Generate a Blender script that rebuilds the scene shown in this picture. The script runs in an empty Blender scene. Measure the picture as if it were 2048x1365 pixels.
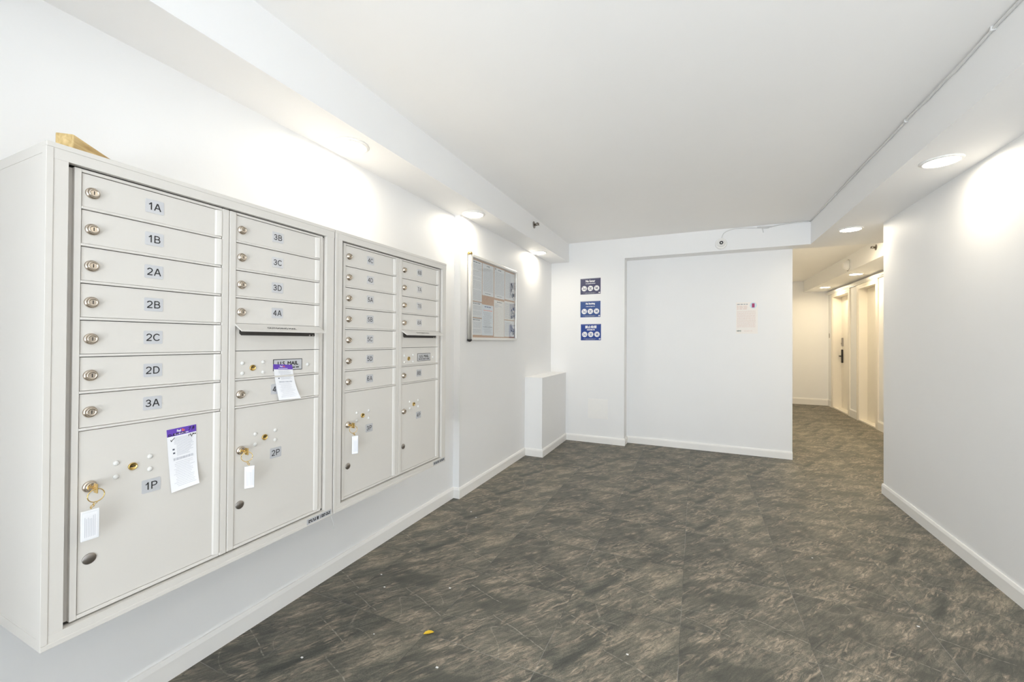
import bpy, bmesh, math, random
from mathutils import Vector, Matrix
random.seed(7)
SC = bpy.context.scene
COL = SC.collection
PI = math.pi
H = 1.256                                   # eye height

# ------------------------------------------------------------------ camera
cd = bpy.data.cameras.new('camera'); cam = bpy.data.objects.new('camera', cd); COL.objects.link(cam)
cd.sensor_width = 36.0; cd.lens = 818.03 / 2048 * 36.0
cd.shift_y = -6.1 / 2048
cd.clip_start = .02
F = Vector((-0.410487, 0.911842, 0.0067)); R2 = Vector((0.911863, 0.410454, 0.005693)); U2 = Vector((-0.002441, -0.008446, 0.999961))
cam.matrix_world = Matrix(((R2.x, U2.x, -F.x, 0), (R2.y, U2.y, -F.y, 0), (R2.z, U2.z, -F.z, H), (0, 0, 0, 1)))
SC.camera = cam

# ------------------------------------------------------------------ world, daylight, exposure
w = bpy.data.worlds.new('world'); SC.world = w; w.use_nodes = True
w.node_tree.nodes['Background'].inputs[0].default_value = (.62, .78, 1, 1)
w.node_tree.nodes['Background'].inputs[1].default_value = 1.0
ld = bpy.data.lights.new('entrance_daylight', 'AREA'); ld.shape = 'RECTANGLE'; ld.size = 2.7; ld.size_y = 2.1
ld.energy = 80; ld.color = (.80, .90, 1.0)
lo = bpy.data.objects.new('entrance_daylight', ld); COL.objects.link(lo)
lo.location = (.02, -2.4, 1.2); lo.rotation_euler = (PI / 2, 0, 0)      # daylight outside the entrance glazing, shining in
lg = bpy.data.lights.new('ceiling_fill', 'AREA'); lg.shape = 'RECTANGLE'; lg.size = 2.6; lg.size_y = 1.0
lg.energy = 230; lg.color = (.96, .955, .975)
lp = bpy.data.objects.new('ceiling_fill', lg); COL.objects.link(lp)
lp.location = (.02, -2.78, .10); lp.rotation_euler = (PI / 2 + math.radians(74), 0, 0)      # added unseen fill lamp, aimed up to brighten the ceiling
SC.view_settings.view_transform = 'Standard'; SC.view_settings.look = 'None'
SC.view_settings.gamma = 1.0; SC.view_settings.use_curve_mapping = False
SC.view_settings.exposure = 0.14
LAMP_STRENGTH = 70.0
LAMP_COLOR = (1.0, .90, .73)
HALL_COLOR = (1.0, .84, .58)
HALL_STRENGTH = 160.0
SC.cycles.max_bounces = 14; SC.cycles.diffuse_bounces = 10; SC.cycles.glossy_bounces = 4
SC.cycles.transparent_max_bounces = 12
SC.cycles.sample_clamp_indirect = 10.0
SC.cycles.use_denoising = True

# ------------------------------------------------------------------ materials
def mat(name, color, rough=.5, metal=0.0, var=.02, scale=30, bump=0.0, emit=None, spec=.5):
    m = bpy.data.materials.new(name); m.use_nodes = True
    nt = m.node_tree; b = nt.nodes['Principled BSDF']
    b.inputs['Roughness'].default_value = rough; b.inputs['Metallic'].default_value = metal
    b.inputs['Specular IOR Level'].default_value = spec
    tc = nt.nodes.new('ShaderNodeNewGeometry')
    nz = nt.nodes.new('ShaderNodeTexNoise'); nz.inputs['Scale'].default_value = scale; nz.inputs['Detail'].default_value = 3
    nt.links.new(tc.outputs['Position'], nz.inputs['Vector'])
    mx = nt.nodes.new('ShaderNodeMix'); mx.data_type = 'RGBA'
    mx.inputs[6].default_value = tuple(max(0, c * (1 - var)) for c in color) + (1,)
    mx.inputs[7].default_value = tuple(min(1, c * (1 + var)) for c in color) + (1,)
    nt.links.new(nz.outputs['Fac'], mx.inputs[0]); nt.links.new(mx.outputs[2], b.inputs['Base Color'])
    if bump:
        bp = nt.nodes.new('ShaderNodeBump'); bp.inputs['Strength'].default_value = bump; bp.inputs['Distance'].default_value = .002
        n2 = nt.nodes.new('ShaderNodeTexNoise'); n2.inputs['Scale'].default_value = 140; n2.inputs['Detail'].default_value = 2
        nt.links.new(tc.outputs['Position'], n2.inputs['Vector'])
        nt.links.new(n2.outputs['Fac'], bp.inputs['Height']); nt.links.new(bp.outputs['Normal'], b.inputs['Normal'])
    if emit:
        b.inputs['Emission Color'].default_value = emit[:3] + (1,); b.inputs['Emission Strength'].default_value = emit[3]
    return m

M = {}
M['wall'] = mat('wall_paint', (.87, .87, .87), .55, var=.012, scale=4, bump=.06)
M['ceil'] = mat('ceiling_paint', (.92, .912, .90), .8, var=.012, scale=3, bump=.04)
M['trim'] = mat('trim_paint', (.90, .885, .86), .35, var=.012, scale=9)
M['box'] = mat('powder_coat', (.665, .636, .592), .42, var=.012, scale=12, bump=.05)
M['boxdark'] = mat('gap_shade', (.05, .045, .04), .8)  # dark colour standing for shade in the gaps and mail slot
M['black'] = mat('black_ink', (.012, .012, .013), .5)
M['faint'] = mat('faint_ink', (.52, .53, .57), .7)
M['ink'] = mat('grey_ink', (.34, .35, .38), .7)
M['ink2'] = mat('dark_ink', (.10, .11, .14), .7)
M['plate'] = mat('reflective_label', (.57, .575, .595), .22, metal=.12, var=.05, scale=400)
M['silver'] = mat('nickel', (.56, .49, .41), .27, metal=1)
M['steel'] = mat('dark_steel', (.36, .335, .315), .3, metal=1)
M['brass'] = mat('brass', (.66, .46, .16), .28, metal=1)
M['head'] = mat('sprinkler_metal', (.20, .17, .13), .35, metal=1)
M['gold'] = mat('gold_wire', (.78, .56, .22), .22, metal=1)
M['plug'] = mat('plastic_plug', (.72, .71, .68), .35)
M['paper'] = mat('white_paper', (.84, .84, .86), .75)
M['paperwarm'] = mat('warm_paper', (.90, .86, .82), .75)
M['paperblue'] = mat('cool_paper', (.78, .82, .88), .75)
M['purple'] = mat('purple_print', (.13, .055, .43), .55)
M['orange'] = mat('orange_print', (.9, .17, .03), .55)
M['white'] = mat('white_print', (.86, .86, .86), .5)
M['navy1'] = mat('faded_navy_print', (.060, .062, .13), .3)
M['navy2'] = mat('blue_print', (.035, .085, .27), .3)
M['navy3'] = mat('deep_blue_print', (.012, .05, .27), .3)
M['cork'] = mat('cork', (.52, .27, .12), .9, var=.25, scale=260, bump=.4)
M['alu'] = mat('satin_aluminium', (.78, .765, .73), .34, metal=.55, var=.03, scale=60)
M['cap'] = mat('black_plastic', (.02, .02, .022), .35)
M['dome'] = mat('white_plastic', (.90, .89, .87), .35)
M['tag'] = mat('clear_tag_plastic', (.80, .81, .83), .15)
M['doorp'] = mat('door_paint', (.88, .835, .75), .42, var=.015, scale=8)
M['dark'] = mat('black_hardware', (.03, .028, .026), .3, metal=.3)
M['pink'] = mat('magenta_print', (.42, .05, .16), .6)
M['sky'] = mat('pale_blue_print', (.62, .76, .84), .6)
M['pinkink'] = mat('pink_ink', (.80, .66, .61), .7)
M['green'] = mat('dark_green_print', (.05, .12, .10), .6)
M['leaf'] = mat('yellow_leaf', (.75, .50, .03), .6, var=.2, scale=300)
M['crumb'] = mat('paper_crumb', (.8, .8, .78), .8)
M['emit'] = mat('lamp_diffuser', (.9, .88, .84), .5, emit=LAMP_COLOR + (LAMP_STRENGTH,))
M['emit_hall'] = mat('hall_lamp_diffuser', (.9, .88, .84), .5, emit=HALL_COLOR + (HALL_STRENGTH,))
M['cable'] = mat('white_cable', (.72, .72, .71), .45)

def wood_mat():
    m = bpy.data.materials.new('pine_lumber'); m.use_nodes = True; nt = m.node_tree; b = nt.nodes['Principled BSDF']
    b.inputs['Roughness'].default_value = .7
    g = nt.nodes.new('ShaderNodeTexCoord')
    mp = nt.nodes.new('ShaderNodeMapping'); mp.inputs['Scale'].default_value = (6, 90, 60)
    nz = nt.nodes.new('ShaderNodeTexNoise'); nz.inputs['Scale'].default_value = 1.0; nz.inputs['Detail'].default_value = 4; nz.inputs['Distortion'].default_value = .6
    cr = nt.nodes.new('ShaderNodeValToRGB')
    cr.color_ramp.elements[0].position = .3; cr.color_ramp.elements[0].color = (.42, .27, .09, 1)
    cr.color_ramp.elements[1].position = .65; cr.color_ramp.elements[1].color = (.72, .55, .27, 1)
    nt.links.new(g.outputs['Object'], mp.inputs[0]); nt.links.new(mp.outputs[0], nz.inputs['Vector'])
    nt.links.new(nz.outputs['Fac'], cr.inputs[0]); nt.links.new(cr.outputs[0], b.inputs['Base Color'])
    return m
M['wood'] = wood_mat()

def glass_mat():
    m = bpy.data.materials.new('thin_glass'); m.use_nodes = True; nt = m.node_tree
    for n in list(nt.nodes): nt.nodes.remove(n)
    o = nt.nodes.new('ShaderNodeOutputMaterial'); mx = nt.nodes.new('ShaderNodeMixShader')
    t = nt.nodes.new('ShaderNodeBsdfTransparent'); g = nt.nodes.new('ShaderNodeBsdfGlossy'); g.inputs['Roughness'].default_value = .03
    f = nt.nodes.new('ShaderNodeLayerWeight'); f.inputs['Blend'].default_value = .12
    t.inputs[0].default_value = (.97, .98, .98, 1)
    nt.links.new(f.outputs[1], mx.inputs[0]); nt.links.new(t.outputs[0], mx.inputs[1]); nt.links.new(g.outputs[0], mx.inputs[2])
    nt.links.new(mx.outputs[0], o.inputs['Surface'])
    return m
M['glass'] = glass_mat()

TX, TY, TS = -.060, .963, .4970            # tile grid origin and pitch
def floor_mat():
    m = bpy.data.materials.new('slate_vinyl_tile'); m.use_nodes = True; nt = m.node_tree; L = nt.links
    N = nt.nodes.new; b = nt.nodes['Principled BSDF']
    def math_(op, a=None, b_=None, c=None):
        n = N('ShaderNodeMath'); n.operation = op
        for i, x in enumerate((a, b_, c)):
            if x is None: continue
            if isinstance(x, (int, float)): n.inputs[i].default_value = x
            else: L.new(x, n.inputs[i])
        return n.outputs[0]
    g = N('ShaderNodeNewGeometry'); sp = N('ShaderNodeSeparateXYZ'); L.new(g.outputs['Position'], sp.inputs[0])
    u = math_('DIVIDE', math_('SUBTRACT', sp.outputs[0], TX), TS); v = math_('DIVIDE', math_('SUBTRACT', sp.outputs[1], TY), TS)
    fu, fv = math_('FRACT', u), math_('FRACT', v)
    iu, iv = math_('FLOOR', u), math_('FLOOR', v)
    ci = N('ShaderNodeCombineXYZ'); L.new(iu, ci.inputs[0]); L.new(iv, ci.inputs[1])
    wn = N('ShaderNodeTexWhiteNoise'); wn.noise_dimensions = '3D'; L.new(ci.outputs[0], wn.inputs['Vector'])
    var = math_('MULTIPLY', math_('FLOOR', math_('MULTIPLY', wn.outputs['Value'], 3.0)), 5.37)
    lc = N('ShaderNodeCombineXYZ'); L.new(fu, lc.inputs[0]); L.new(fv, lc.inputs[1]); L.new(var, lc.inputs[2])
    # turn local tile coordinates so that the streaks run at about 54 degrees, then stretch along them
    def field(rot, scl, nscale, detail, rough, dist, off=0.0):
        mp = N('ShaderNodeMapping'); mp.inputs['Rotation'].default_value = (0, 0, math.radians(-rot))
        mp2 = N('ShaderNodeMapping'); mp2.inputs['Scale'].default_value = scl; mp2.inputs['Location'].default_value = (off, off * .7, off * 1.3)
        L.new(lc.outputs[0], mp.inputs[0]); L.new(mp.outputs[0], mp2.inputs[0])
        nz = N('ShaderNodeTexNoise'); nz.inputs['Scale'].default_value = nscale; nz.inputs['Detail'].default_value = detail
        nz.inputs['Roughness'].default_value = rough; nz.inputs['Distortion'].default_value = dist
        L.new(mp2.outputs[0], nz.inputs['Vector']); return nz.outputs['Fac']
    def ramp(x, *st):
        r = N('ShaderNodeValToRGB'); e = r.color_ramp.elements
        while len(e) < len(st): e.new(.5)
        for k, (p, c) in enumerate(st): e[k].position = p; e[k].color = tuple(c) + (1,)
        L.new(x, r.inputs[0]); return r.outputs[0]
    def mix(f, a, c, mode='MIX'):
        n = N('ShaderNodeMix'); n.data_type = 'RGBA'; n.blend_type = mode
        if isinstance(f, (int, float)): n.inputs[0].default_value = f
        else: L.new(f, n.inputs[0])
        for i, x in ((6, a), (7, c)):
            if isinstance(x, tuple): n.inputs[i].default_value = x + (1,)
            else: L.new(x, n.inputs[i])
        return n.outputs[2]
    big = field(52, (1.0, 2.0, 1), 1.5, 3, .6, .8)
    base = ramp(big, (.28, (.064, .066, .060)), (.46, (.098, .096, .084)), (.64, (.148, .138, .116)))
    fib = field(54, (1.6, 11.0, 1), 3.0, 8, .74, .7, 3.1)
    fine = field(54, (14, 34, 1), 6.0, 4, .75, .2, 5.5)
    base = mix(1.0, base, ramp(fib, (.32, (.56, .57, .58)), (.50, (1.0, 1.0, 1.0)), (.68, (1.70, 1.64, 1.54))), 'MULTIPLY')
    base = mix(1.0, base, ramp(fine, (.28, (.58, .58, .58)), (.50, (1.0, 1.0, 1.0)), (.70, (1.75, 1.72, 1.66))), 'MULTIPLY')
    # tan and pinkish smears gathered in patches, broken up by the fibres
    patch = field(50, (1.2, 2.6, 1), 2.1, 3, .55, .9, 1.7)
    vein = field(57, (2.2, 10.0, 1), 2.8, 9, .76, 1.2, 7.7)
    pm = ramp(patch, (.46, (0, 0, 0)), (.60, (1, 1, 1)))
    vm = math_('MULTIPLY', ramp(vein, (.46, (0, 0, 0)), (.64, (1, 1, 1))), pm)
    base = mix(math_('MULTIPLY', vm, .85), base, (.46, .375, .295))
    core = math_('MULTIPLY', ramp(vein, (.60, (0, 0, 0)), (.70, (1, 1, 1))), ramp(patch, (.52, (0, 0, 0)), (.62, (1, 1, 1))))
    base = mix(math_('MULTIPLY', core, .8), base, (.62, .53, .44))
    # smooth dark wedges
    wedge = field(40, (1.0, 2.4, 1), 1.9, 2, .5, .6, 9.4)
    base = mix(ramp(wedge, (.54, (0, 0, 0)), (.64, (.50, .50, .50))), base, (.060, .062, .055))
    # a few long thin veins, pale and dark
    crk = field(-20, (.8, 1.6, 1), 1.1, 1.2, .5, .25, 12.0)
    cm = ramp(math_('ABSOLUTE', math_('SUBTRACT', crk, .54)), (.0, (1, 1, 1)), (.0035, (0, 0, 0)))
    base = mix(math_('MULTIPLY', cm, ramp(vein, (.42, (0, 0, 0)), (.56, (.42, .42, .42)))), base, (.46, .42, .36))
    crk2 = field(52, (.8, 3.6, 1), 1.5, 1.5, .5, .3, 15.0)
    cm2 = ramp(math_('ABSOLUTE', math_('SUBTRACT', crk2, .47)), (.0, (1, 1, 1)), (.007, (0, 0, 0)))
    base = mix(math_('MULTIPLY', cm2, .5), base, (.045, .046, .042))
    # printed diagonal scratches that recur on the tiles, broken into dashes
    wob = field(0, (1, 1, 1), 5.0, 2, .5, 0, 21.0)
    dash = field(-20, (9, 2, 1), 3.0, 2, .6, .2, 25.0)
    v0 = math_('ADD', .175, math_('MULTIPLY', math_('GREATER_THAN', wn.outputs['Value'], .5), .59))
    wv_ = math_('MULTIPLY', math_('SUBTRACT', wob, .5), .05)
    dA = math_('ABSOLUTE', math_('SUBTRACT', math_('ADD', fv, wv_), math_('SUBTRACT', v0, math_('MULTIPLY', fu, .33))))
    dB = math_('ABSOLUTE', math_('SUBTRACT', math_('ADD', fv, wv_), math_('SUBTRACT', .615, math_('MULTIPLY', fu, .375))))
    mA = math_('MULTIPLY', ramp(dA, (.0, (1, 1, 1)), (.0062, (0, 0, 0))), math_('LESS_THAN', fu, .42))
    mB = math_('MULTIPLY', ramp(dB, (.0, (1, 1, 1)), (.0062, (0, 0, 0))), math_('GREATER_THAN', fu, .42))
    ms = math_('MULTIPLY', math_('MAXIMUM', mA, mB), ramp(dash, (.42, (.18, .18, .18)), (.60, (1, 1, 1))))
    shadeB = math_('MULTIPLY', ramp(math_('MINIMUM', dA, dB), (.004, (.55, .55, .55)), (.075, (0, 0, 0))), math_('MAXIMUM', math_('LESS_THAN', fu, .42), math_('LESS_THAN', dB, dA)))
    base = mix(math_('MULTIPLY', shadeB, .55), base, (.062, .064, .056))
    base = mix(math_('MULTIPLY', ms, .5), base, (.54, .51, .45))
    base = mix(1.0, base, (1.13, 1.12, 1.08), 'MULTIPLY')
    # per tile tone
    base = mix(1.0, base, ramp(wn.outputs['Value'], (0, (.90, .90, .90)), (1, (1.08, 1.07, 1.05))), 'MULTIPLY')
    # grout
    eu = math_('MINIMUM', fu, math_('SUBTRACT', 1.0, fu)); ev = math_('MINIMUM', fv, math_('SUBTRACT', 1.0, fv))
    ed = math_('MINIMUM', eu, ev)
    gm = math_('LESS_THAN', ed, .0020)
    gn = N('ShaderNodeTexNoise'); gn.inputs['Scale'].default_value = 2.3; L.new(g.outputs['Position'], gn.inputs['Vector'])
    gc = ramp(gn.outputs['Fac'], (.42, (.055, .055, .05)), (.56, (.30, .29, .27)))
    base = mix(math_('MULTIPLY', gm, .65), base, gc)
    L.new(base, b.inputs['Base Color'])
    rg = N('ShaderNodeMapRange'); rg.inputs[3].default_value = .42; rg.inputs[4].default_value = .62; L.new(fine, rg.inputs[0])
    L.new(rg.outputs[0], b.inputs['Roughness']); b.inputs['Specular IOR Level'].default_value = .4
    bp = N('ShaderNodeBump'); bp.inputs['Strength'].default_value = .25; bp.inputs['Distance'].default_value = .003
    hh = math_('SUBTRACT', math_('ADD', math_('MULTIPLY', fib, .5), math_('MULTIPLY', fine, .35)), math_('MULTIPLY', gm, .5))
    L.new(hh, bp.inputs['Height']); L.new(bp.outputs['Normal'], b.inputs['Normal'])
    return m
M['floor'] = floor_mat()

# ------------------------------------------------------------------ mesh builder
WL = {}                                     # world location of each object's origin
def left_xf(x0):   return lambda a, b, c: (x0 + c, a, b)        # on a wall facing +x : a = y, b = z, c = out
def back_xf(y0):   return lambda a, b, c: (a, y0 - c, b)        # on a wall facing -y : a = x, b = z
def right_xf(x0):  return lambda a, b, c: (x0 - c, -a, b)       # on a wall facing -x : a = -y, b = z
def down_xf(z0):   return lambda a, b, c: (a, -b, z0 - c)       # under a ceiling     : a = x, b = -y
def up_xf(z0):     return lambda a, b, c: (a, b, z0 + c)
_txt = {}
def text_data(body, align):
    key = (body, align)
    if key not in _txt:
        cu = bpy.data.curves.new('tmp', 'FONT'); cu.body = body; cu.align_x = align; cu.align_y = 'CENTER'; cu.size = 1.0
        cu.resolution_u = 3
        ob = bpy.data.objects.new('tmp', cu); COL.objects.link(ob)
        dg = bpy.context.evaluated_depsgraph_get(); me = bpy.data.meshes.new_from_object(ob.evaluated_get(dg))
        vs = [tuple(v.co) for v in me.vertices]; fs = [tuple(p.vertices) for p in me.polygons]
        bpy.data.objects.remove(ob); bpy.data.curves.remove(cu); bpy.data.meshes.remove(me)
        if vs:
            ys = [q[1] for q in vs]; xs = [q[0] for q in vs]
            cy = (min(ys) + max(ys)) / 2; hy = max(ys) - min(ys)
            cx = (min(xs) + max(xs)) / 2 if align == 'CENTER' else min(xs)
            vs = [((q[0] - cx) / hy, (q[1] - cy) / hy, 0) for q in vs]
        _txt[key] = (vs, fs)
    return _txt[key]
def arc(cx, cy, rx, ry, a0, a1, n=12):
    return [(cx + rx * math.cos(math.radians(a0 + (a1 - a0) * i / n)), cy + ry * math.sin(math.radians(a0 + (a1 - a0) * i / n))) for i in range(n + 1)]
T_ = .135                                   # stroke weight of the label numerals, cap height 1
GL = {
 '1': (.52, [[(.06, .70), (.20, .78), (.30, .93)], [(.335, .0), (.335, 1.0)]]),
 '2': (.66, [arc(.325, .69, .255, .245, 170, -20) + [(.50, .50), (.30, .30), (.12, .14), (.07, .065)], [(.02, .065), (.62, .065)]]),
 '3': (.66, [arc(.31, .715, .225, .22, 165, -90) , arc(.31, .285, .265, .22, 90, -165), [(.22, .50), (.33, .50)]]),
 '4': (.66, [[(.46, .0), (.46, .98)], [(.46, .93), (.06, .31)], [(.02, .30), (.65, .30)]]),
 '5': (.66, [[(.58, .935), (.15, .935)], [(.17, .97), (.10, .47)], arc(.32, .325, .265, .26, 140, -160, 16)]),
 '6': (.66, [arc(.325, .315, .255, .25, 0, 360, 20), arc(.36, .55, .29, .385, 195, 40, 14)]),
 '7': (.66, [[(.04, .935), (.60, .935)], [(.56, .91), (.40, .66), (.29, .38), (.235, .0)]]),
 '8': (.66, [arc(.33, .72, .215, .215, 0, 360, 20), arc(.33, .285, .265, .22, 0, 360, 20)]),
 'A': (.84, [[(.07, .0), (.405, .99)], [(.435, .99), (.77, .0)], [(.20, .335), (.64, .335)]]),
 'B': (.80, [[(.13, .0), (.13, 1.0)], [(.13, .935), (.42, .935)] + arc(.42, .73, .22, .205, 90, -90, 10) + [(.13, .525)], [(.42, .525)] + arc(.44, .295, .26, .23, 90, -90, 10) + [(.13, .065)]]),
 'C': (.86, [arc(.44, .50, .365, .435, 38, 322, 22)]),
 'D': (.86, [[(.13, .0), (.13, 1.0)], [(.13, .935), (.38, .935)] + arc(.38, .50, .36, .435, 90, -90, 16) + [(.13, .065)]]),
 'P': (.78, [[(.13, .0), (.13, 1.0)], [(.13, .935), (.43, .935)] + arc(.43, .69, .26, .245, 90, -90, 10) + [(.13, .445)]]),
}
def glyphs(mb, body, ca, cb, h, c, m):
    tot = sum(GL[q][0] for q in body) + .10 * (len(body) - 1); x = ca - tot * h / 2; hw = T_ / 2
    for q in body:
        wq, strokes = GL[q]
        for st in strokes:
            n = len(st); vs = []
            for i, p in enumerate(st):
                a = st[max(0, i - 1)]; e = st[min(n - 1, i + 1)]
                if math.hypot(st[0][0] - st[-1][0], st[0][1] - st[-1][1]) < 1e-6: a, e = st[i - 1 if i else n - 2], st[i + 1 if i < n - 1 else 1]
                dx_, dy_ = e[0] - a[0], e[1] - a[1]; l_ = math.hypot(dx_, dy_)
                nx, ny = -dy_ / l_ * hw, dx_ / l_ * hw
                vs += [(x + (p[0] + nx) * h, cb + (p[1] + ny - .5) * h, c), (x + (p[0] - nx) * h, cb + (p[1] - ny - .5) * h, c)]
            mb.add(vs, [(2 * i, 2 * i + 1, 2 * i + 3, 2 * i + 2) for i in range(n - 1)], m); c += 4e-6
        x += (wq + .10) * h
class MB:
    def __init__(s, xf=None): s.v = []; s.f = []; s.m = []; s.s = []; s.xf = xf or (lambda a, b, c: (a, b, c))
    def add(s, vs, fs, m=0, smooth=False, xf=None):
        k = len(s.v); xf = xf or s.xf
        s.v += [xf(*q) for q in vs]
        for f in fs: s.f.append(tuple(i + k for i in f)); s.m.append(m); s.s.append(smooth)
        return s
    def box(s, a0, a1, b0, b1, c0, c1, m=0, bev=0.0):
        if bev <= 0:
            vs = [(a0, b0, c0), (a1, b0, c0), (a1, b1, c0), (a0, b1, c0), (a0, b0, c1), (a1, b0, c1), (a1, b1, c1), (a0, b1, c1)]
            return s.add(vs, [(3, 2, 1, 0), (4, 5, 6, 7), (0, 1, 5, 4), (1, 2, 6, 5), (2, 3, 7, 6), (3, 0, 4, 7)], m)
        bm = bmesh.new(); bmesh.ops.create_cube(bm, size=1)
        for q in bm.verts: q.co = ((a0 + a1) / 2 + q.co.x * (a1 - a0), (b0 + b1) / 2 + q.co.y * (b1 - b0), (c0 + c1) / 2 + q.co.z * (c1 - c0))
        bmesh.ops.bevel(bm, geom=bm.edges[:], offset=bev, segments=2, affect='EDGES', profile=.5)
        bm.verts.index_update()
        s.add([tuple(q.co) for q in bm.verts], [tuple(q.index for q in f.verts) for f in bm.faces], m); bm.free(); return s
    def prism(s, poly, z0, z1, m=0):                       # polygon in (a, b), extruded along c, counter-clockwise
        n = len(poly); vs = [(p[0], p[1], z0) for p in poly] + [(p[0], p[1], z1) for p in poly]
        fs = [tuple(range(n - 1, -1, -1)), tuple(range(n, 2 * n))] + [(i, (i + 1) % n, n + (i + 1) % n, n + i) for i in range(n)]
        return s.add(vs, fs, m)
    def lathe(s, prof, ca, cb, n=24, m=0, ax=1.0, smooth=True):   # prof = [(radius, c)], axis along c
        vs = []; fs = []
        for r, c in prof:
            for i in range(n):
                t = 2 * PI * i / n; vs.append((ca + ax * r * math.cos(t), cb + r * math.sin(t), c))
        for j in range(len(prof) - 1):
            for i in range(n):
                fs.append((j * n + i, j * n + (i + 1) % n, (j + 1) * n + (i + 1) % n, (j + 1) * n + i))
        fs.append(tuple((len(prof) - 1) * n + i for i in range(n))); fs.append(tuple(n - 1 - i for i in range(n)))
        return s.add(vs, fs, m, smooth)
    def tube(s, pts, r, n=8, m=0, closed=False, smooth=True):
        P = [Vector(p) for p in pts]; vs = []; fs = []; up = Vector((.13, .31, .94)).normalized()
        k = len(P)
        for i, p in enumerate(P):
            if closed: t = P[(i + 1) % k] - P[i - 1]
            else: t = P[min(i + 1, k - 1)] - P[max(i - 1, 0)]
            t.normalize(); x = t.cross(up)
            if x.length < 1e-3: x = t.cross(Vector((1, 0, 0)))
            x.normalize(); y = t.cross(x)
            for j in range(n):
                q = p + (x * math.cos(2 * PI * j / n) + y * math.sin(2 * PI * j / n)) * r; vs.append(tuple(q))
        for i in range(k if closed else k - 1):
            i2 = (i + 1) % k
            for j in range(n): fs.append((i * n + j, i * n + (j + 1) % n, i2 * n + (j + 1) % n, i2 * n + j))
        if not closed: fs.append(tuple(range(n - 1, -1, -1))); fs.append(tuple((k - 1) * n + j for j in range(n)))
        return s.add(vs, fs, m, smooth)
    def quad(s, a0, a1, b0, b1, c, m=0, seg=1):
        vs = []; fs = []
        for i in range(seg + 1):
            a = a0 + (a1 - a0) * i / seg; vs += [(a, b0, c), (a, b1, c)]
        for i in range(seg): fs.append((2 * i, 2 * i + 2, 2 * i + 3, 2 * i + 1))
        return s.add(vs, fs, m)
    def disc(s, ca, cb, r, c, m=0, n=24, ax=1.0):
        return s.add([(ca + ax * r * math.cos(2 * PI * i / n), cb + r * math.sin(2 * PI * i / n), c) for i in range(n)], [tuple(range(n))], m)
    def ring(s, ca, cb, r0, r1, c, m=0, n=28):
        vs = []; fs = []
        for i in range(n):
            t = 2 * PI * i / n
            vs += [(ca + r0 * math.cos(t), cb + r0 * math.sin(t), c), (ca + r1 * math.cos(t), cb + r1 * math.sin(t), c)]
        for i in range(n):
            j = (i + 1) % n; fs.append((2 * i, 2 * i + 1, 2 * j + 1, 2 * j))
        return s.add(vs, fs, m)
    def text(s, body, ca, cb, hgt, c, m=0, align='CENTER', wid=1.0, bold=0.0):
        vs, fs = text_data(body, align)
        for da, db in ([(0, 0)] if not bold else [(-bold, 0), (bold, 0), (0, bold), (0, -bold)]):
            s.add([(ca + q[0] * hgt * wid + da, cb + q[1] * hgt + db, c) for q in vs], fs, m); c += 1e-5
        return s
    def line_text(s, a0, a1, b, h, c, m=0, seg=1, words=True, rnd=random):     # a printed line too small to read: a row of word-long dashes
        a = a0
        while a < a1:
            wl = min(rnd.uniform(1.6, 5.5) * h, a1 - a) if words else a1 - a
            s.quad(a, a + wl, b - h / 2, b + h / 2, c, m, seg); a += wl + h * .8
        return s
    def build(s, name, mats, parent=None, label=None):
        if not isinstance(mats, (list, tuple)): mats = [mats]
        lo_ = [min(q[i] for q in s.v) for i in range(3)]; hi = [max(q[i] for q in s.v) for i in range(3)]
        ctr = Vector(((lo_[0] + hi[0]) / 2, (lo_[1] + hi[1]) / 2, (lo_[2] + hi[2]) / 2))
        me = bpy.data.meshes.new(name); me.from_pydata([tuple(Vector(q) - ctr) for q in s.v], [], s.f)
        for q in mats: me.materials.append(M[q])
        for p, i, sm in zip(me.polygons, s.m, s.s): p.material_index = i; p.use_smooth = sm
        me.update()
        o = bpy.data.objects.new(name, me); COL.objects.link(o)
        if parent is not None: o.parent = parent; o.location = ctr - WL[parent.name]
        else: o.location = ctr
        WL[o.name] = ctr
        if label: o['label'] = label
        return o
def thing(name, label, cat, loc, group=None):
    o = bpy.data.objects.new(name, None); COL.objects.link(o); o.location = loc; o.empty_display_size = .05; WL[o.name] = Vector(loc)
    o['label'] = label; o['category'] = cat
    if group: o['group'] = group
    return o
def tag(o, label, cat, group=None, kind=None):
    o['label'] = label; o['category'] = cat
    if group: o['group'] = group
    if kind: o['kind'] = kind
    return o
def struct(o, label, cat):
    o['kind'] = 'structure'; o['label'] = label; o['category'] = cat; return o

# ------------------------------------------------------------------ room shell
XW1, XW2, YJ = -1.773, -1.717, 2.803       # left wall, before and after its jog
YB, YR, YBE = 5.048, 5.234, 5.255          # back wall front, recessed panel, far side of the beam
ZS, ZC, ZH = 2.260, 2.499, 2.274           # soffit, ceiling, hall soffit
XS, XR, XRW, YE = -1.481, 1.064, 1.428, 4.391
XP, XE = -.788, .942                       # pier edge, right end of the recessed wall
XD, YHB = 2.401, 10.0                      # hall door wall, hall end wall
YREAR = -2.2

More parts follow.
